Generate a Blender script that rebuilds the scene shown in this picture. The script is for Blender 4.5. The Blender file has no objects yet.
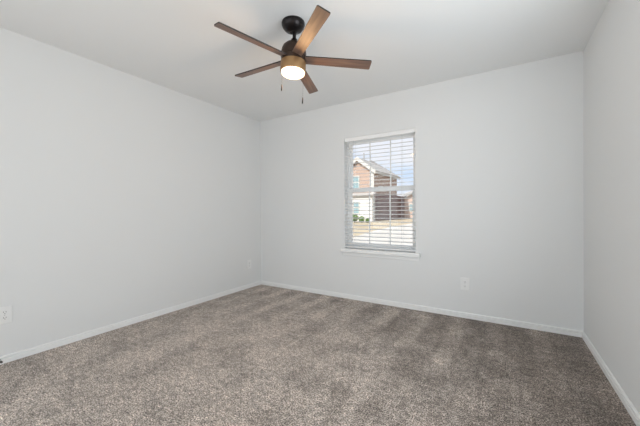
import bpy, bmesh, math, random
from mathutils import Vector, Matrix
C = bpy.context.scene.collection
PI = math.pi
R = math.radians
random.seed(4)

# ------------------------------------------------------------------ camera, world, light, exposure
EYE = 1.0916
cam_data = bpy.data.cameras.new('camera')
cam_data.sensor_width = 36
cam_data.lens = 36 * 297.15 / 640
cam_data.clip_start = 0.02
cam = bpy.data.objects.new('camera', cam_data)
C.objects.link(cam)
cam.location = (0, 0, EYE)
cam.rotation_euler = (Matrix.Rotation(R(31.634), 3, 'Z') @ Matrix.Rotation(R(90 - .36), 3, 'X') @ Matrix.Rotation(R(-.362), 3, 'Z')).to_euler()
bpy.context.scene.camera = cam
vs = bpy.context.scene.view_settings
vs.view_transform = 'Standard'
vs.look = 'None'
vs.gamma = 1
vs.use_curve_mapping = False
vs.exposure = 0.05

world = bpy.data.worlds.new('sky')
bpy.context.scene.world = world
world.use_nodes = True
wn, wl = world.node_tree.nodes, world.node_tree.links
wn.clear()
tc = wn.new('ShaderNodeTexCoord')
mp = wn.new('ShaderNodeMapping'); mp.inputs['Scale'].default_value = (1, 1, 3.2)
nz = wn.new('ShaderNodeTexNoise'); nz.inputs['Scale'].default_value = 3.4; nz.inputs['Detail'].default_value = 7; nz.inputs['Roughness'].default_value = .55
rp = wn.new('ShaderNodeValToRGB')
rp.color_ramp.elements[0].position = .38; rp.color_ramp.elements[0].color = (.62, .78, 1.0, 1)
rp.color_ramp.elements[1].position = .56; rp.color_ramp.elements[1].color = (.88, .91, .98, 1)
bg = wn.new('ShaderNodeBackground'); bg.inputs['Strength'].default_value = .98
wo = wn.new('ShaderNodeOutputWorld')
wl.new(tc.outputs['Generated'], mp.inputs['Vector']); wl.new(mp.outputs['Vector'], nz.inputs['Vector'])
wl.new(nz.outputs['Fac'], rp.inputs['Fac']); wl.new(rp.outputs['Color'], bg.inputs['Color']); wl.new(bg.outputs['Background'], wo.inputs['Surface'])

def light(name, kind, loc, rot, energy, color=(1, 1, 1), size=None):
    d = bpy.data.lights.new(name, kind); d.energy = energy; d.color = color
    if kind == 'AREA':
        d.shape = 'RECTANGLE'; d.size, d.size_y = size
    o = bpy.data.objects.new(name, d); C.objects.link(o)
    o.location = loc; o.rotation_euler = rot
    return o
sun = light('sun', 'SUN', (0, 0, 20), (0, 0, 0), 6.0, (1, .96, .89))
sun.data.angle = R(1)
sd = Vector((.12, .85, -.72))                    # travel direction: from behind the house
sun.rotation_euler = sd.to_track_quat('-Z', 'Y').to_euler()
# added fill: unseen area lights behind the camera and outside the right wall
light('fill_rear', 'AREA', (-1.3, -3.5, 1.15), (R(90), 0, 0), 26, (.885, .96, 1), (3.2, 2.1))
light('fill_left', 'AREA', (-3.02, -1.9, 1.3), (R(90), 0, R(-90)), 40, (.885, .96, 1), (2.2, 1.6))
light('fill_right', 'AREA', (.584 + .17, 1.15, 1.25), (R(90 + 26), 0, R(90)), 30, (.885, .96, 1), (1.5, 1.4))

# ------------------------------------------------------------------ helpers
def obj(name, bm, mats, parent=None, smooth=False, loc=None):
    me = bpy.data.meshes.new(name)
    bmesh.ops.recalc_face_normals(bm, faces=bm.faces)
    bm.to_mesh(me); bm.free()
    if not isinstance(mats, (list, tuple)): mats = [mats]
    for m in mats: me.materials.append(m)
    if smooth:
        me.polygons.foreach_set('use_smooth', [True] * len(me.polygons))
        me.set_sharp_from_angle(angle=R(35))
    o = bpy.data.objects.new(name, me); C.objects.link(o)
    if parent: o.parent = parent
    if loc: o.location = loc
    return o
def struct(name, bm, m, parent=None, **k):
    o = obj(name, bm, m, parent, **k)
    if not parent: o['kind'] = 'structure'
    return o
def thing(name, label, cat, loc=(0, 0, 0), rotz=0, group=None):
    o = bpy.data.objects.new(name, None); C.objects.link(o)
    o.empty_display_size = .1
    o.location = loc; o.rotation_euler = (0, 0, rotz); o['label'] = label; o['category'] = cat
    if group: o['group'] = group
    return o
def tag(o, label, cat, group=None):
    o['label'] = label; o['category'] = cat
    if group: o['group'] = group
    return o
def box(bm, x0, x1, y0, y1, z0, z1, bev=0, mat=None):
    vs_ = [bm.verts.new((x, y, z)) for x in (x0, x1) for y in (y0, y1) for z in (z0, z1)]
    fs = [bm.faces.new([vs_[i] for i in q]) for q in ((0, 1, 3, 2), (4, 6, 7, 5), (0, 4, 5, 1), (2, 3, 7, 6), (0, 2, 6, 4), (1, 5, 7, 3))]
    if bev:
        es = list({e for f in fs for e in f.edges})
        bmesh.ops.bevel(bm, geom=es, offset=bev, segments=2, affect='EDGES', profile=.5)
    return bm
def B(*a, **k):
    bm = bmesh.new(); box(bm, *a, **k); return bm
def lathe(bm, prof, seg=64, cx=0, cy=0):
    rings = []
    for r, z in prof:
        if r < 1e-5: rings.append([bm.verts.new((cx, cy, z))])
        else: rings.append([bm.verts.new((cx + r * math.cos(2 * PI * i / seg), cy + r * math.sin(2 * PI * i / seg), z)) for i in range(seg)])
    for a, b in zip(rings, rings[1:]):
        for i in range(seg):
            j = (i + 1) % seg
            if len(a) == 1 and len(b) == 1: continue
            if len(a) == 1: bm.faces.new((a[0], b[i], b[j]))
            elif len(b) == 1: bm.faces.new((a[i], a[j], b[0]))
            else: bm.faces.new((a[i], a[j], b[j], b[i]))
    return bm
def L(prof, **k):
    bm = bmesh.new(); lathe(bm, prof, **k); return bm
def tube(bm, pts, r, seg=8):
    pts = [Vector(p) for p in pts]; rings = []
    for i, p in enumerate(pts):
        d = (pts[min(i + 1, len(pts) - 1)] - pts[max(i - 1, 0)]).normalized()
        u = d.cross(Vector((0, 0, 1)) if abs(d.z) < .9 else Vector((1, 0, 0))).normalized(); v = d.cross(u)
        rings.append([bm.verts.new(p + r * (math.cos(2 * PI * k / seg) * u + math.sin(2 * PI * k / seg) * v)) for k in range(seg)])
    for a, b in zip(rings, rings[1:]):
        for k in range(seg): bm.faces.new((a[k], a[(k + 1) % seg], b[(k + 1) % seg], b[k]))
    bm.faces.new(rings[0]); bm.faces.new(rings[-1])
    return bm
def T(pts, r, seg=8):
    bm = bmesh.new(); tube(bm, pts, r, seg); return bm
def prism(bm, poly, axis_a, axis_b, ext):
    """poly of (a,b) in axes axis_a/axis_b extruded by vector ext (all Vectors, polygon origin included by caller)"""
    lo = [bm.verts.new(axis_a * a + axis_b * b) for a, b in poly]
    hi = [bm.verts.new(axis_a * a + axis_b * b + ext) for a, b in poly]
    bm.faces.new(lo); bm.faces.new(hi[::-1])
    n = len(poly)
    for i in range(n): bm.faces.new((lo[i], lo[(i + 1) % n], hi[(i + 1) % n], hi[i]))
    return bm

# ------------------------------------------------------------------ materials
def mat(name, color, rough=.5, metal=0, **inp):
    m = bpy.data.materials.new(name); m.use_nodes = True
    b = m.node_tree.nodes['Principled BSDF']
    b.inputs['Base Color'].default_value = (*color, 1); b.inputs['Roughness'].default_value = rough; b.inputs['Metallic'].default_value = metal
    for k, v in inp.items(): b.inputs[k.replace('_', ' ')].default_value = v
    return m
def add_noise(m, scale, c0, c1, lo=.3, hi=.7, stretch=(1, 1, 1), bump=0, bdist=.001, detail=4, coord='Object'):
    n, l = m.node_tree.nodes, m.node_tree.links; b = n['Principled BSDF']
    t = n.new('ShaderNodeTexCoord'); mp = n.new('ShaderNodeMapping'); mp.inputs['Scale'].default_value = stretch
    z = n.new('ShaderNodeTexNoise'); z.inputs['Scale'].default_value = scale; z.inputs['Detail'].default_value = detail
    l.new(t.outputs[coord], mp.inputs['Vector']); l.new(mp.outputs['Vector'], z.inputs['Vector'])
    if c0:
        r = n.new('ShaderNodeValToRGB'); r.color_ramp.elements[0].position = lo; r.color_ramp.elements[1].position = hi
        r.color_ramp.elements[0].color = (*c0, 1); r.color_ramp.elements[1].color = (*c1, 1)
        l.new(z.outputs['Fac'], r.inputs['Fac']); l.new(r.outputs['Color'], b.inputs['Base Color'])
    if bump:
        bp = n.new('ShaderNodeBump'); bp.inputs['Strength'].default_value = bump; bp.inputs['Distance'].default_value = bdist
        l.new(z.outputs['Fac'], bp.inputs['Height']); l.new(bp.outputs['Normal'], b.inputs['Normal'])
    return m
wall_m = add_noise(mat('wall_paint', (.79, .795, .79), .75), 90, None, None, bump=.12, bdist=.001)
ceil_m = add_noise(mat('ceiling_paint', (.88, .885, .88), .9), 60, None, None, bump=.25, bdist=.002)
trim_m = mat('white_trim_paint', (.89, .89, .88), .35)
vinyl = mat('white_vinyl', (.94, .94, .93), .35)
slat_m = mat('white_slat', (.96, .96, .955), .4)
_n, _l = slat_m.node_tree.nodes, slat_m.node_tree.links          # thin pale slats let some daylight through
_t = _n.new('ShaderNodeBsdfTranslucent'); _t.inputs['Color'].default_value = (.95, .95, .94, 1)
_m = _n.new('ShaderNodeMixShader'); _m.inputs[0].default_value = .22
_l.new(_n['Principled BSDF'].outputs[0], _m.inputs[1]); _l.new(_t.outputs[0], _m.inputs[2]); _l.new(_m.outputs[0], _n['Material Output'].inputs['Surface'])
val_m = slat_m.copy(); val_m.name = 'pale_valance'
for _x in val_m.node_tree.nodes:
    if _x.type == 'MIX_SHADER': _x.inputs[0].default_value = .04
cord_m = mat('blind_cord', (.72, .72, .72), .8)
plate_m = mat('outlet_plastic', (.86, .86, .85), .3)
slot_m = mat('outlet_slot', (.22, .22, .22), .6)
bronze = mat('dark_bronze', (.022, .018, .018), .32, .7)
brown_metal = mat('brown_bronze', (.055, .034, .024), .4, .6)
glow_metal = mat('glow_toned_bronze', (.34, .20, .09), .4, .6)  # gold tone puts the lamp's glow into the housing colour
rubber = mat('dark_rubber', (.05, .05, .055), .6)
steel = mat('spring_steel', (.55, .55, .55), .3, 1)

# carpet
carpet = bpy.data.materials.new('carpet'); carpet.use_nodes = True
n, l = carpet.node_tree.nodes, carpet.node_tree.links
b = n['Principled BSDF']; b.inputs['Roughness'].default_value = 1; b.inputs['Specular IOR Level'].default_value = .05
b.inputs['Sheen Weight'].default_value = .15
t = n.new('ShaderNodeTexCoord')
def noise(scale, detail, rough=.5, st=None, rot=0):
    z = n.new('ShaderNodeTexNoise'); z.inputs['Scale'].default_value = scale; z.inputs['Detail'].default_value = detail; z.inputs['Roughness'].default_value = rough
    if st:
        mp = n.new('ShaderNodeMapping'); mp.inputs['Scale'].default_value = st; mp.inputs['Rotation'].default_value = (0, 0, rot)
        l.new(t.outputs['Object'], mp.inputs['Vector']); l.new(mp.outputs['Vector'], z.inputs['Vector'])
    else: l.new(t.outputs['Object'], z.inputs['Vector'])
    return z
def ramp(src, stops):
    r = n.new('ShaderNodeValToRGB')
    while len(r.color_ramp.elements) < len(stops): r.color_ramp.elements.new(.5)
    for e, (p, c) in zip(r.color_ramp.elements, stops): e.position = p; e.color = (*c, 1)
    l.new(src, r.inputs['Fac']); return r
def mul(a, b_, f=1.0):
    m = n.new('ShaderNodeMix'); m.data_type = 'RGBA'; m.blend_type = 'MULTIPLY'; m.inputs[0].default_value = f
    l.new(a, m.inputs[6]); l.new(b_, m.inputs[7]); return m.outputs[2]
fine = noise(135, 3, .7)
tuft = ramp(fine.outputs['Fac'], [(.39, (.075, .057, .046)), (.50, (.37, .315, .272)), (.60, (.82, .72, .645))])
big = ramp(noise(3.6, 6, .70).outputs['Fac'], [(.38, (.74,) * 3), (.50, (.98,) * 3), (.62, (1.16,) * 3)])
mid = ramp(noise(30, 5, .75).outputs['Fac'], [(.40, (.66,) * 3), (.60, (1.26,) * 3)])
col = mul(mul(tuft.outputs['Color'], big.outputs['Color']), mid.outputs['Color'])
# strokes the vacuum left in the pile, running away from the window wall
wv = n.new('ShaderNodeTexWave'); wv.wave_type = 'BANDS'; wv.bands_direction = 'X'; wv.inputs['Scale'].default_value = 1.0
wv.inputs['Distortion'].default_value = 1.6; wv.inputs['Detail'].default_value = 2; wv.inputs['Detail Scale'].default_value = 1.2
mpw = n.new('ShaderNodeMapping'); mpw.inputs['Rotation'].default_value = (0, 0, R(2)); l.new(t.outputs['Object'], mpw.inputs['Vector']); l.new(mpw.outputs['Vector'], wv.inputs['Vector'])
strk = ramp(wv.outputs['Fac'], [(.55, (.90,) * 3), (.85, (1.14,) * 3)])
fade = n.new('ShaderNodeMapRange'); sy = n.new('ShaderNodeSeparateXYZ'); l.new(t.outputs['Object'], sy.inputs[0]); l.new(sy.outputs['Y'], fade.inputs['Value'])
fade.inputs['From Min'].default_value = 2.0; fade.inputs['From Max'].default_value = 2.7; fade.inputs['To Min'].default_value = .1; fade.inputs['To Max'].default_value = 1
mk = n.new('ShaderNodeMix'); mk.data_type = 'RGBA'; mk.blend_type = 'MULTIPLY'
l.new(fade.outputs[0], mk.inputs[0]); l.new(col, mk.inputs[6]); l.new(strk.outputs['Color'], mk.inputs[7]); col = mk.outputs[2]
# brushed pile plus painted light falloff, darker to the right and window wall
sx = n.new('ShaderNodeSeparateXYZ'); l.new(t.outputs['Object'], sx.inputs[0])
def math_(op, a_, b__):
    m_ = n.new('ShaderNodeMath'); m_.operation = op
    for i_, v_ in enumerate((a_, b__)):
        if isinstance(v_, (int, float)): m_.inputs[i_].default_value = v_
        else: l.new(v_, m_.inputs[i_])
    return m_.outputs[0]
shade_slope = math_('ADD', math_('MULTIPLY', sx.outputs['X'], .30), math_('MULTIPLY', sx.outputs['Y'], .12))
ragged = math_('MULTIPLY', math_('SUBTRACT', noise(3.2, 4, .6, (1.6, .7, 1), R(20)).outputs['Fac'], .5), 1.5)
nap_shade = ramp(math_('ADD', math_('ADD', shade_slope, ragged), .5), [(.38, (1.08, 1.08, 1.08)), (.62, (.83, .82, .81)), (.85, (.66, .645, .635))])
col = mul(col, nap_shade.outputs['Color'])
l.new(col, b.inputs['Base Color'])
bp = n.new('ShaderNodeBump'); bp.inputs['Strength'].default_value = .7; bp.inputs['Distance'].default_value = .008
l.new(fine.outputs['Fac'], bp.inputs['Height']); l.new(bp.outputs['Normal'], b.inputs['Normal'])

# blade wood
wood = add_noise(mat('walnut_blade', (.2, .12, .08), .5, 0, Coat_Weight=.35, Coat_Roughness=.45), 26, (.105, .060, .043), (.235, .145, .105), stretch=(.14, 1.6, 1), detail=6)
wood_edge = mat('dark_blade_edge', (.025, .017, .014), .5)

glow = bpy.data.materials.new('lit_frosted_glass'); glow.use_nodes = True
b = glow.node_tree.nodes['Principled BSDF']; b.inputs['Base Color'].default_value = (.95, .9, .8, 1); b.inputs['Roughness'].default_value = .3
b.inputs['Emission Color'].default_value = (1, .80, .56, 1); b.inputs['Emission Strength'].default_value = 1.7

glass = bpy.data.materials.new('window_glass'); glass.use_nodes = True
n, l = glass.node_tree.nodes, glass.node_tree.links
n.clear()
tr = n.new('ShaderNodeBsdfTransparent'); gl = n.new('ShaderNodeBsdfGlossy'); gl.inputs['Roughness'].default_value = .02
mx = n.new('ShaderNodeMixShader'); mx.inputs[0].default_value = .018; oo = n.new('ShaderNodeOutputMaterial')
l.new(tr.outputs[0], mx.inputs[1]); l.new(gl.outputs[0], mx.inputs[2]); l.new(mx.outputs[0], oo.inputs['Surface'])

def brick(name, c1, c2, mortar, scale=1.0):
    m = mat(name, c1, .9); n, l = m.node_tree.nodes, m.node_tree.links
    t = n.new('ShaderNodeTexCoord'); bt = n.new('ShaderNodeTexBrick')
    sp = n.new('ShaderNodeSeparateXYZ'); cb = n.new('ShaderNodeCombineXYZ'); ad = n.new('ShaderNodeMath'); ad.operation = 'ADD'
    l.new(t.outputs['Object'], sp.inputs[0]); l.new(sp.outputs['X'], ad.inputs[0]); l.new(sp.outputs['Y'], ad.inputs[1])
    l.new(ad.outputs[0], cb.inputs['X']); l.new(sp.outputs['Z'], cb.inputs['Y']); l.new(cb.outputs[0], bt.inputs['Vector'])
    bt.inputs['Color1'].default_value = (*c1, 1); bt.inputs['Color2'].default_value = (*c2, 1); bt.inputs['Mortar'].default_value = (*mortar, 1)
    bt.inputs['Scale'].default_value = scale; bt.inputs['Brick Width'].default_value = .22; bt.inputs['Row Height'].default_value = .075; bt.inputs['Mortar Size'].default_value = .01
    l.new(bt.outputs['Color'], m.node_tree.nodes['Principled BSDF'].inputs['Base Color'])
    return m
brick_m = brick('house_brick', (.38, .265, .21), (.31, .205, .16), (.45, .38, .33))
brick2_m = brick('tan_brick', (.50, .36, .29), (.44, .31, .25), (.52, .46, .42))
roof_m = add_noise(mat('roof_shingle', (.5, .48, .46), .9), 5, (.30, .29, .28), (.42, .40, .38))
fascia_m = mat('white_fascia', (.50, .49, .46), .6)
dirt_m = add_noise(mat('dry_grass_ground', (.6, .52, .38), 1), .9, (.32, .26, .17), (.50, .42, .30))
conc_m = add_noise(mat('pale_concrete', (.85, .82, .78), .9), 1.2, (.44, .42, .385), (.52, .50, .465))
leaf_m = add_noise(mat('shrub_leaf', (.12, .22, .06), .7), 14, (.09, .17, .04), (.28, .40, .14))
fence_m = add_noise(mat('stained_fence_wood', (.2, .11, .08), .8), 3, (.075, .034, .028), (.15, .07, .058), stretch=(6, 6, .4))
dark_glass = mat('house_window_glass', (.22, .33, .36), .1)
shade_in = mat('adjoining_wall', (.8, .8, .79), .8)

# ------------------------------------------------------------------ room shell
X0, X1, Y0, Y1, H, TH = -3.098, .584, -.25, 3.332, 2.44, .15
WX0, WX1, WZ0, WZ1 = -1.690, -.8195, .580, 1.999       # window opening in the back wall
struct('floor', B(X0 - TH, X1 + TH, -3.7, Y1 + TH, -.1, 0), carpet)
struct('ceiling', B(X0 - TH, X1 + TH, -3.7, Y1 + TH, H, H + .1), ceil_m)
struct('wall_left', B(X0 - TH, X0, -3.7, Y1, 0, H), wall_m)
bm = bmesh.new(); RY0, RY1, RZ0, RZ1 = .35, 1.95, .60, 1.999  # right-wall opening out of view, added to let fill light in
box(bm, X1, X1 + TH, -3.7, RY0, 0, H); box(bm, X1, X1 + TH, RY1, Y1, 0, H)
box(bm, X1, X1 + TH, RY0, RY1, 0, RZ0); box(bm, X1, X1 + TH, RY0, RY1, RZ1, H)
struct('wall_right', bm, wall_m)
bm = bmesh.new()
box(bm, X0 - TH, WX0, Y1, Y1 + TH, 0, H); box(bm, WX1, X1 + TH, Y1, Y1 + TH, 0, H)
box(bm, WX0, WX1, Y1, Y1 + TH, 0, WZ0); box(bm, WX0, WX1, Y1, Y1 + TH, WZ1, H)
struct('wall_back', bm, wall_m)
bm = bmesh.new()                                        # unseen wall at the camera, opened wide for the added fill light
box(bm, X0, -2.95, Y0 - .12, Y0, 0, H); box(bm, .42, X1, Y0 - .12, Y0, 0, H); box(bm, -2.95, .42, Y0 - .12, Y0, 2.32, H)
struct('wall_front', bm, wall_m)
bm = bmesh.new()                                        # far wall of the unseen area added for the fill lights, with a gap
box(bm, X0, -3.05, -3.7, -3.58, 0, H); box(bm, .3, X1, -3.7, -3.58, 0, H); box(bm, -3.05, .3, -3.7, -3.58, 2.25, H); 
struct('wall_adjoining', bm, shade_in)

def baseboard(name, p0, p1, nrm):
    """profile swept from p0 to p1, nrm points into the room"""
    prof = [(0, 0), (.014, 0), (.014, .032), (.012, .034), (.003, .035), (.003, .040), (.011, .042), (.011, .048), (.007, .053), (0, .054)]
    bm = bmesh.new(); p0, p1, nrm = Vector(p0), Vector(p1), Vector(nrm)
    a = [bm.verts.new(p0 + nrm * d + Vector((0, 0, z))) for d, z in prof]; c = [bm.verts.new(p1 + nrm * d + Vector((0, 0, z))) for d, z in prof]
    k = len(prof)
    for i in range(k): bm.faces.new((a[i], a[(i + 1) % k], c[(i + 1) % k], c[i]))
    bm.faces.new(a); bm.faces.new(c[::-1])
    return struct(name, bm, trim_m)
baseboard('baseboard_left', (X0, Y0, 0), (X0, Y1, 0), (1, 0, 0))
baseboard('baseboard_back', (X0, Y1, 0), (X1, Y1, 0), (0, -1, 0))
baseboard('baseboard_right', (X1, Y0, 0), (X1, Y1, 0), (-1, 0, 0))

# ------------------------------------------------------------------ window
win = bpy.data.objects.new('window_1', None); C.objects.link(win); win['kind'] = 'structure'
win.location = ((WX0 + WX1) / 2, Y1, WZ0)
hw = (WX1 - WX0) / 2; WH = WZ1 - WZ0
SILL = .046
def ring(bm, x0, x1, z0, z1, y0, y1, wx, wt=None, wb=None):
    wt = wt or wx; wb = wb or wx
    box(bm, x0, x0 + wx, y0, y1, z0, z1); box(bm, x1 - wx, x1, y0, y1, z0, z1)
    box(bm, x0 + wx, x1 - wx, y0, y1, z1 - wt, z1); box(bm, x0 + wx, x1 - wx, y0, y1, z0, z0 + wb)
bm = bmesh.new(); ring(bm, -hw, hw, SILL, WH, .085, .15, .026); obj('window_frame', bm, vinyl, win)
RZ = 1.349 - WZ0
bm = bmesh.new(); ring(bm, -hw + .026, hw - .026, RZ - .022, WH - .026, .120, .142, .026, .03, .045); us = obj('upper_sash', bm, vinyl, win)
bm = bmesh.new(); ring(bm, -hw + .026, hw - .026, SILL + .026, RZ + .031, .092, .118, .030, .055, .04); ls = obj('lower_sash', bm, vinyl, win)
obj('pane', B(-hw + .05, hw - .05, .130, .134, RZ, WH - .05), glass, us)
obj('pane', B(-hw + .054, hw - .054, .103, .107, SILL + .05, RZ), glass, ls)
for sash, ya, z0_, z1_ in ((us, .126, RZ, WH - .05), (ls, .099, SILL + .05, RZ)):
    for xm in (-1.399, -1.140):
        obj('muntin', B(xm - (WX0 + WX1) / 2 - .006, xm - (WX0 + WX1) / 2 + .006, ya, ya + .012, z0_, z1_), vinyl, sash)
obj('sash_lock', B(-.025, .025, .088, .112, RZ + .031, RZ + .041, bev=.003), vinyl, ls)
bm = bmesh.new()
box(bm, -hw, hw, 0, .085, 0, SILL); box(bm, -hw - .037, hw + .053, -.040, 0, 0, SILL, bev=.006)
obj('window_sill', bm, trim_m, win)
w2 = bpy.data.objects.new('added_window', None); C.objects.link(w2); w2['kind'] = 'structure'  # unseen window, added around the right-hand fill light
w2.location = (X1, (RY0 + RY1) / 2, RZ0); w2.rotation_euler = (0, 0, R(-90))
bm = bmesh.new(); ring(bm, -.8, .8, 0, RZ1 - RZ0, .10, .14, .04); obj('window_frame', bm, vinyl, w2)
bm = bmesh.new(); box(bm, -.84, .84, -.03, 0, -.03, 0, bev=.005); obj('window_sill', bm, trim_m, w2)
obj('sill_apron', B(-hw - .02, hw + .035, -.009, 0, -.042, 0, bev=.003), trim_m, win)

# ------------------------------------------------------------------ blind (inside the recess)
bl = thing('window_blind', 'white horizontal slat blind, slats open, hanging in the window recess', 'blind', ((WX0 + WX1) / 2, Y1 + .03, WZ0))
bw = hw - .004
top = WH - .001
obj('headrail', B(-bw, bw, -.012, .032, top - .026, top), slat_m, bl)
obj('valance', B(-bw, bw, -.026, -.020, top - .046, top, bev=.002), val_m, bl)
PITCH = .0452
zb = SILL + .012
obj('bottom_rail', B(-bw, bw, -.024, .026, zb, zb + .018, bev=.003), slat_m, bl)
def slat_bm():
    bm = bmesh.new(); N = 6; w = .025; t_ = .0026
    up = []; lo = []
    for i in range(N + 1):
        y = -w + 2 * w * i / N; c = .0035 * (1 - (y / w) ** 2)
        up.append([bm.verts.new((x, y, c + t_ / 2)) for x in (-bw, bw)]); lo.append([bm.verts.new((x, y, c - t_ / 2)) for x in (-bw, bw)])
    for i in range(N):
        bm.faces.new((up[i][0], up[i][1], up[i + 1][1], up[i + 1][0])); bm.faces.new((lo[i][0], lo[i + 1][0], lo[i + 1][1], lo[i][1]))
    for i in (0, N): bm.faces.new((up[i][0], lo[i][0], lo[i][1], up[i][1]))
    for s in (0, 1): bm.faces.new([u[s] for u in up] + [q[s] for q in lo[::-1]])
    return bm
s0 = obj('slat', slat_bm(), slat_m, bl, smooth=True)
z = zb + .018 + PITCH * .7; first = True
while z < top - .05:
    s = s0 if first else s0.copy()
    if not first: C.objects.link(s); s.parent = bl
    first = False
    s.location = (0, 0, z); s.rotation_euler = (R(6.5), 0, 0)
    z += PITCH
for x in (-bw + .12, bw - .15):
    bm = bmesh.new()
    for y in (-.0275, .0285): box(bm, x - .0012, x + .0012, y - .0006, y + .0006, zb + .01, top - .04)
    obj('ladder_cord', bm, cord_m, bl)
obj('tilt_wand', T([(-bw + .05, -.034, top - .06), (-bw + .05, -.034, top - .62)], .0035), cord_m, bl)

# ------------------------------------------------------------------ ceiling fan
FX, FY = -1.2742, 1.7198
fan = thing('ceiling_fan', 'five blade brown ceiling fan with lit round lamp, hung from the ceiling', 'ceiling fan', (FX, FY, H))
def F(prof): return L([(r, z - H) for r, z in prof])
obj('canopy', F([(0, H), (.080, H), (.0825, H - .006), (.082, H - .018), (.076, H - .034), (.064, H - .050), (.046, H - .061), (.030, H - .066), (.026, H - .070), (0, H - .070)]), bronze, fan, smooth=True)
obj('downrod', F([(0, 2.385), (.0125, 2.385), (.0125, 2.295), (0, 2.295)]), bronze, fan, smooth=True)
obj('coupling_cover', F([(0, 2.325), (.018, 2.325), (.023, 2.319), (.025, 2.296), (.030, 2.288), (0, 2.288)]), bronze, fan, smooth=True)
obj('motor_housing', F([(0, 2.292), (.035, 2.292), (.060, 2.284), (.078, 2.266), (.087, 2.242), (.0905, 2.22), (.0905, 2.192), (.087, 2.190), (.087, 2.152), (0, 2.152)]), brown_metal, fan, smooth=True)
lk = obj('light_housing', F([(0, 2.156), (.0895, 2.156), (.0905, 2.150), (.0905, 2.090), (.0885, 2.086), (.084, 2.086), (.084, 2.094), (0, 2.094)]), glow_metal, fan, smooth=True)
obj('lamp_glass', F([(.0, 2.092), (.083, 2.092), (.0835, 2.080), (.081, 2.072), (.069, 2.065), (.045, 2.060), (0, 2.058)]), glow, fan, smooth=True)
bulb = light('lamp_bulb', 'POINT', (FX, FY, 2.035), (0, 0, 0), 8, (1, .60, .28)); bulb.data.shadow_soft_size = .07
bulb.parent = fan; bulb.location = (0, 0, 2.035 - H)
def blade_bm():
    r0, r1, w0, w1, t_ = .080, .560, .035, .0420, .0042
    cr = .008
    pts = [(r0, -w0), (r1 - cr, -w1), (r1 - .3 * cr, -w1 + .3 * cr), (r1, -w1 + cr), (r1, w1 - cr), (r1 - .3 * cr, w1 - .3 * cr), (r1 - cr, w1), (r0, w0)]
    bm = bmesh.new()
    lo = [bm.verts.new((x, y, -t_)) for x, y in pts]; hi = [bm.verts.new((x, y, t_)) for x, y in pts]
    bm.faces.new(lo[::-1]); bm.faces.new(hi)
    for i in range(len(pts)):
        f = bm.faces.new((lo[i], lo[(i + 1) % 8], hi[(i + 1) % 8], hi[i])); f.material_index = 1
    return bm
BZ = 2.180
b0 = obj('blade', blade_bm(), [wood, wood_edge], fan)
bk = B(.060, .115, -.022, .022, .0036, .0070, bev=.001)
k0 = obj('blade_bracket', bk, bronze, b0)
for k in range(5):
    a = R(35.9 + 72 * k)
    bb = b0 if k == 0 else b0.copy()
    if k:
        C.objects.link(bb); bb.parent = fan
        kk = k0.copy(); C.objects.link(kk); kk.parent = bb
    bb.location = (0, 0, BZ - H)
    bb.rotation_euler = (Matrix.Rotation(a, 3, 'Z') @ Matrix.Rotation(R(-14.2), 3, 'X')).to_euler()
cr_ = Vector((.8514, .5245, 0)); cf = Vector((-.5245, .8514, 0))
for (dx, dz, zf) in ((-.0735, -.02, 1.962), (.0720, .055, 1.905)):
    p = cr_ * dx + cf * dz; r = p.length
    ch = obj('pull_chain', T([(p.x, p.y, 2.09 - H), (p.x, p.y, zf + .022 - H)], .0006, 6), bronze, fan)
    obj('chain_fob', L([(0, zf + .024 - H), (.003, zf + .022 - H), (.0042, zf - H), (.0045, zf - .018 - H), (.003, zf - .023 - H), (0, zf - .024 - H)], seg=12, cx=p.x, cy=p.y), bronze, ch, smooth=True)

# the fan hangs a little out of plumb from its ball joint
tilt = Matrix.Translation((0, 0, BZ - H)) @ (Matrix.Rotation(R(-2.55), 4, 'X') @ Matrix.Rotation(R(1.36), 4, 'Y')) @ Matrix.Translation((0, 0, H - BZ))
for c in fan.children:
    if not c.name.startswith('canopy'): c.matrix_basis = tilt @ c.matrix_basis

# ------------------------------------------------------------------ outlets and door stop
def outlet(loc, rz, label, group=None):
    t = thing('wall_outlet', label, 'outlet', loc, rz)
    obj('cover_plate', B(-.040, .040, -.006, 0, -.0625, .0625, bev=.003), plate_m, t)
    for s in (1, -1):
        bm = bmesh.new(); N = 24
        pts = [(.017 * math.cos(2 * PI * i / N), max(-.0125, min(.0125, .017 * math.sin(2 * PI * i / N)))) for i in range(N)]
        prism(bm, [(x, z + s * .0205) for x, z in pts], Vector((1, 0, 0)), Vector((0, 0, 1)), Vector((0, -.0085, 0)))
        q = obj('receptacle', bm, plate_m, t)
        bm = bmesh.new()
        for x in (-.0065, .0065): box(bm, x - .0014, x + .0014, -.0092, -.0080, s * .0205 - .002, s * .0205 + .007)
        lathe(bm, [(0, 0), (.003, 0), (.003, .0012), (0, .0012)], seg=10)
        for v in bm.verts[-22:]: pass
        obj('slots', bm2(bm, s), slot_m, q)
    obj('screw', B(-.003, .003, -.0075, -.005, -.003, .003, bev=.001), steel, t)
    return t
def bm2(bm, s):
    # turn the ground-pin disc (built at the origin) onto the face
    bm.verts.ensure_lookup_table()
    for v in bm.verts:
        if abs(v.co.y) < .0035 and abs(v.co.x) < .0035 and -.0001 < v.co.z < .0013:
            x, y, z_ = v.co; v.co = (x, -.0080 - z_, s * .0205 - .0075 + y)
    return bm
outlet((-.330, Y1, .344), 0, 'white duplex outlet on the window wall, right of the window')
outlet((X0, 3.082, .337), R(90), 'white duplex outlet on the left wall close to the far corner')
outlet((X0, .632, .349), R(90), 'white duplex outlet cut by the left edge of the photo')
ds = thing('door_stop', 'small dark tipped spring door stop on the left baseboard', 'door stop', (X0 + .012, .600, .034))
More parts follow.
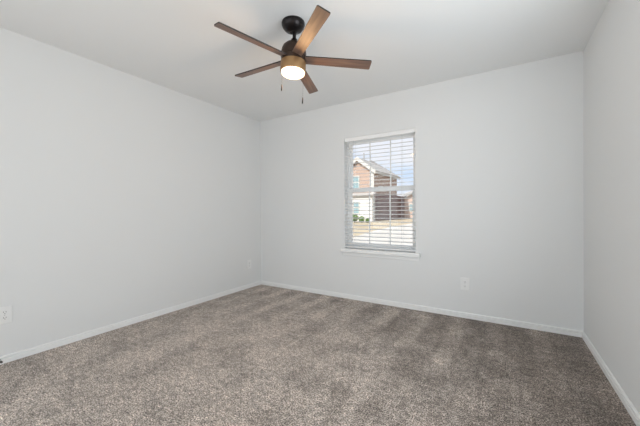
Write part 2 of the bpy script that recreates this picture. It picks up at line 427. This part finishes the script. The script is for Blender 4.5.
pts = [(.004 + .040 * i / 60, .0045 * math.cos(i * .9), .0045 * math.sin(i * .9)) for i in range(61)]
obj('base', B(0, .004, -.009, .009, -.009, .009, bev=.001), steel, ds)
obj('spring', T(pts, .0011, 5), steel, ds)
obj('rubber_tip', T([(.043, 0, 0), (.056, 0, 0)], .0075, 12), rubber, ds)

# ------------------------------------------------------------------ outdoors
def W(X, Z, z): return Vector((X * .8514 - Z * .5245, X * .5245 + Z * .8514, z))   # camera-aligned ground frame
def pxp(px, Z, z): return W((px - 320) / 297 * Z, Z, z)
def gz(p):
    d = (Vector((p[0], p[1], 0)) ).length
    u = max(0, min(1, (d - 5) / 24)); return -.25 + .31 * u * u * (3 - 2 * u)
bm = bmesh.new(); N = 60; grid = {}
for i in range(N + 1):
    for j in range(N + 1):
        x = -70 + 100 * i / N; y = 3.7 + 75 * (j / N) ** 1.5
        grid[i, j] = bm.verts.new((x, y, gz((x, y))))
for i in range(N):
    for j in range(N): bm.faces.new((grid[i, j], grid[i + 1, j], grid[i + 1, j + 1], grid[i, j + 1]))
struct('ground', bm, dirt_m, smooth=True)
# concrete drive nearest the window, edge running diagonally
bm = bmesh.new(); rows = []
for i in range(41):
    f = i / 40; px = 300 + 200 * f
    Zf = 12.2 + 10.5 * max(0, min(1.3, (px - 345) / 62)) if px > 345 else 12.2
    r = []
    for j in range(25):
        Z = 4.9 + (Zf - 4.9) * j / 24
        p = pxp(px, Z, 0); p.z = gz(p) + .03; r.append(bm.verts.new(p))
    rows.append(r)
for a, c in zip(rows, rows[1:]):
    for j in range(24): bm.faces.new((a[j], c[j], c[j + 1], a[j + 1]))
ext = bmesh.ops.extrude_face_region(bm, geom=bm.faces[:])
for v in ext['geom']:
    if isinstance(v, bmesh.types.BMVert): v.co.z -= .12
struct('driveway', bm, conc_m)

# brick house seen at its corner
G = .06
def local(o, ax, ay):  # object placed so local x runs along ax (front, to the left), y along ay (depth)
    m = Matrix.Identity(4)
    for i, v in enumerate((ax, ay, Vector((0, 0, 1)))):
        for k in range(3): m[k][i] = v[k]
    m.translation = o; return m
corner = W(5.42, 30, G)
ax = W(-.83, .556, 0).normalized(); ay = W(.556, .83, 0).normalized()
house = thing('brick_house', 'two storey brick house with white trimmed gable and grey roof across the street', 'house')
house.matrix_world = local(corner, ax, ay)
E_ = EYE + 4.12 - G        # eave height over the lot
PK = EYE + 5.6 - G
g = 1.72; DL = 6.9; FL = 7.5
bm = bmesh.new(); box(bm, 0, FL, 0, DL, -.3, E_)
prism(bm, [(0, E_), (2 * g, E_), (g, PK - .2)], Vector((1, 0, 0)), Vector((0, 0, 1)), Vector((0, 3.4, 0)))
obj('brick_walls', bm, brick_m, house)
# roofs: front gable roof and main roof
def slab(bm, q, t_):
    q = [Vector(p) for p in q]; nrm = (q[1] - q[0]).cross(q[2] - q[0]).normalized()
    if nrm.z < 0: nrm = -nrm
    a = [bm.verts.new(p) for p in q]; c = [bm.verts.new(p + nrm * t_) for p in q]; k = len(q)
    bm.faces.new(a); bm.faces.new(c[::-1])
    for i in range(k): bm.faces.new((a[i], a[(i + 1) % k], c[(i + 1) % k], c[i]))
bm = bmesh.new()
oh = .3; sl = (PK - .2 - E_) / g
slab(bm, [(-oh, -oh, E_ - oh * sl), (g, -oh, PK - .2), (g, 3.6, PK - .2), (-oh, DL + oh, E_ - oh * sl)], .14)
slab(bm, [(2 * g + oh, -oh, E_ - oh * sl), (g, -oh, PK - .2), (g, 3.6, PK - .2), (2 * g + oh, 3.4, E_ - oh * sl)], .14)
slab(bm, [(2 * g, -oh, E_ - .1), (FL + oh, -oh, E_ - .1), (FL + oh - 2, DL / 2, PK), (g, DL / 2, PK)], .14)
slab(bm, [(-oh, DL + oh, E_ - .2), (FL + oh, DL + oh, E_ - .2), (FL + oh - 2, DL / 2, PK), (g, DL / 2, PK)], .14)
obj('roof', bm, roof_m, house)
bm = bmesh.new()
for s in (0, 1):
    a = (-oh if s == 0 else 2 * g + oh)
    q = [(a, -oh - .02, E_ - oh * sl - .22), (g, -oh - .02, PK - .42), (g, -oh - .02, PK + .02), (a, -oh - .02, E_ - oh * sl + .16)]
    lo = [bm.verts.new(p) for p in q]; hi = [bm.verts.new((p[0], p[1] + .08, p[2])) for p in q]
    bm.faces.new(lo); bm.faces.new(hi[::-1])
    for i in range(4): bm.faces.new((lo[i], lo[(i + 1) % 4], hi[(i + 1) % 4], hi[i]))
box(bm, -oh - .04, -oh + .06, -oh, DL + oh, E_ - oh * sl - .16, E_ - oh * sl + .14)
box(bm, -.06, .25, -.06, .02, -.3, E_)
obj('fascia', bm, fascia_m, house)
obj('vent_pipe', T([(g - .2, 1.0, PK - .4), (g - .2, 1.0, PK + .55)], .07), mat('vent_grey', (.3, .3, .3), .6), house)
def hwin(x0, x1, z0, z1, y=0, parent=house):
    bm = bmesh.new(); ring(bm, x0, x1, z0, z1, y - .06, y + .02, .1)
    box(bm, x0 + .1, x1 - .1, y - .05, y, (z0 + z1) / 2 - .04, (z0 + z1) / 2 + .04)
    f = obj('window', bm, fascia_m, parent); obj('pane', B(x0 + .1, x1 - .1, y - .03, y + .01, z0 + .1, z1 - .1), dark_glass, f)
hwin(1.55, 2.45, E_ - 1.9, E_ - .45)
hwin(4.6, 5.6, E_ - 1.9, E_ - .45)
hwin(4.6, 5.6, .6, 2.1)

# white lower wing in front, with a window
wing = thing('white_garage', 'white walled low garage wing in front of the brick house', 'garage')
wing.matrix_world = local(pxp(372.3, 29.2, G - .05), ax, ay)
bm = bmesh.new(); box(bm, 0, 6.0, 0, .55, -.3, 2.62); obj('siding_wall', bm, mat('white_siding', (.60, .585, .56), .7), wing)
bm = bmesh.new(); slab(bm, [(-.2, -.25, 2.56), (6.2, -.25, 2.56), (6.2, .55, 2.82), (-.2, .55, 2.82)], .1); obj('roof', bm, roof_m, wing)
hwin(1.35, 2.15, .75, 2.05, 0, wing)

# second house to the right
corner2 = pxp(402.6, 37, G)
h2 = thing('tan_house', 'single storey tan brick house behind the right part of the fence', 'house')
h2.matrix_world = local(corner2, W(1, -.12, 0).normalized(), W(.12, 1, 0).normalized())
e2 = EYE + 11 / 297 * 37 - G; p2 = EYE + 21 / 297 * 37 - G
bm = bmesh.new(); box(bm, 0, 4.0, 0, 7, -.3, e2); prism(bm, [(0, e2), (4, e2), (2, p2)], Vector((1, 0, 0)), Vector((0, 0, 1)), Vector((0, 7, 0)))
obj('brick_walls', bm, brick2_m, h2)
bm = bmesh.new(); s2 = (p2 - e2) / 2
slab(bm, [(-.3, -.3, e2 - .3 * s2), (2, -.3, p2), (2, 7.3, p2), (-.3, 7.3, e2 - .3 * s2)], .16)
slab(bm, [(4.3, -.3, e2 - .3 * s2), (2, -.3, p2), (2, 7.3, p2), (4.3, 7.3, e2 - .3 * s2)], .16)
obj('roof', bm, roof_m, h2)
hwin(.75, 1.5, .9, 1.9, 0, h2)

# stained board fence running back from the brick house to the second house
fn = thing('board_fence', 'dark stained tall board fence between the two houses', 'fence')
a = W(5.42, 30, G) + ax * -.12 + ay * .3; c = pxp(404, 36.4, G)
fd = (c - a); FLn = fd.length; fd.normalize(); fn.matrix_world = local(a, fd, Vector((-fd.y, fd.x, 0)))
bm = bmesh.new(); k = 0; x = 0
while x < FLn:
    box(bm, x, x + .135, -.012, .012, -.1, 2.75); x += .145
obj('boards', bm, fence_m, fn)
bm = bmesh.new()
for zz in (.4, 1.3, 2.4): box(bm, 0, FLn, .012, .05, zz, zz + .09)
obj('rails', bm, fence_m, fn)

# shrubs by the white wing
def shrub(px, Z, w, h, label):
    p = pxp(px, Z, 0); p.z = gz(p) - .02
    o = thing('shrub', label, 'shrub', p, 0, 'shrubs in front of the white garage wing')
    bm = bmesh.new()
    for i in range(420):
        u = Vector((random.gauss(0, 1), random.gauss(0, 1), random.gauss(0, 1))).normalized() * random.uniform(.55, 1)
        q = Vector((u.x * w, u.y * w * .8, h * .55 + u.z * h * .48))
        s = random.uniform(.05, .10); m = Matrix.Rotation(random.uniform(0, 6.28), 3, Vector((random.random(), random.random(), random.random() + .01)).normalized())
        bm.faces.new([bm.verts.new(q + m @ Vector(v) * s) for v in ((-1, 0, 0), (0, -.5, .1), (1, 0, 0), (0, .5, .1))])
    obj('foliage', bm, leaf_m, o)
    bm = bmesh.new()
    for i in range(5):
        aa = i * 1.26; tube(bm, [(0, 0, 0), (w * .5 * math.cos(aa), w * .5 * math.sin(aa), h * .7)], .02, 5)
    obj('stems', bm, fence_m, o)
shrub(354.5, 26.6, .36, .80, 'tallest green shrub, at the left edge of the window view')
shrub(361.5, 26.4, .28, .56, 'middle green shrub in front of the white garage wing')
shrub(367.6, 25.8, .19, .40, 'smallest green shrub, nearest the brick house corner')
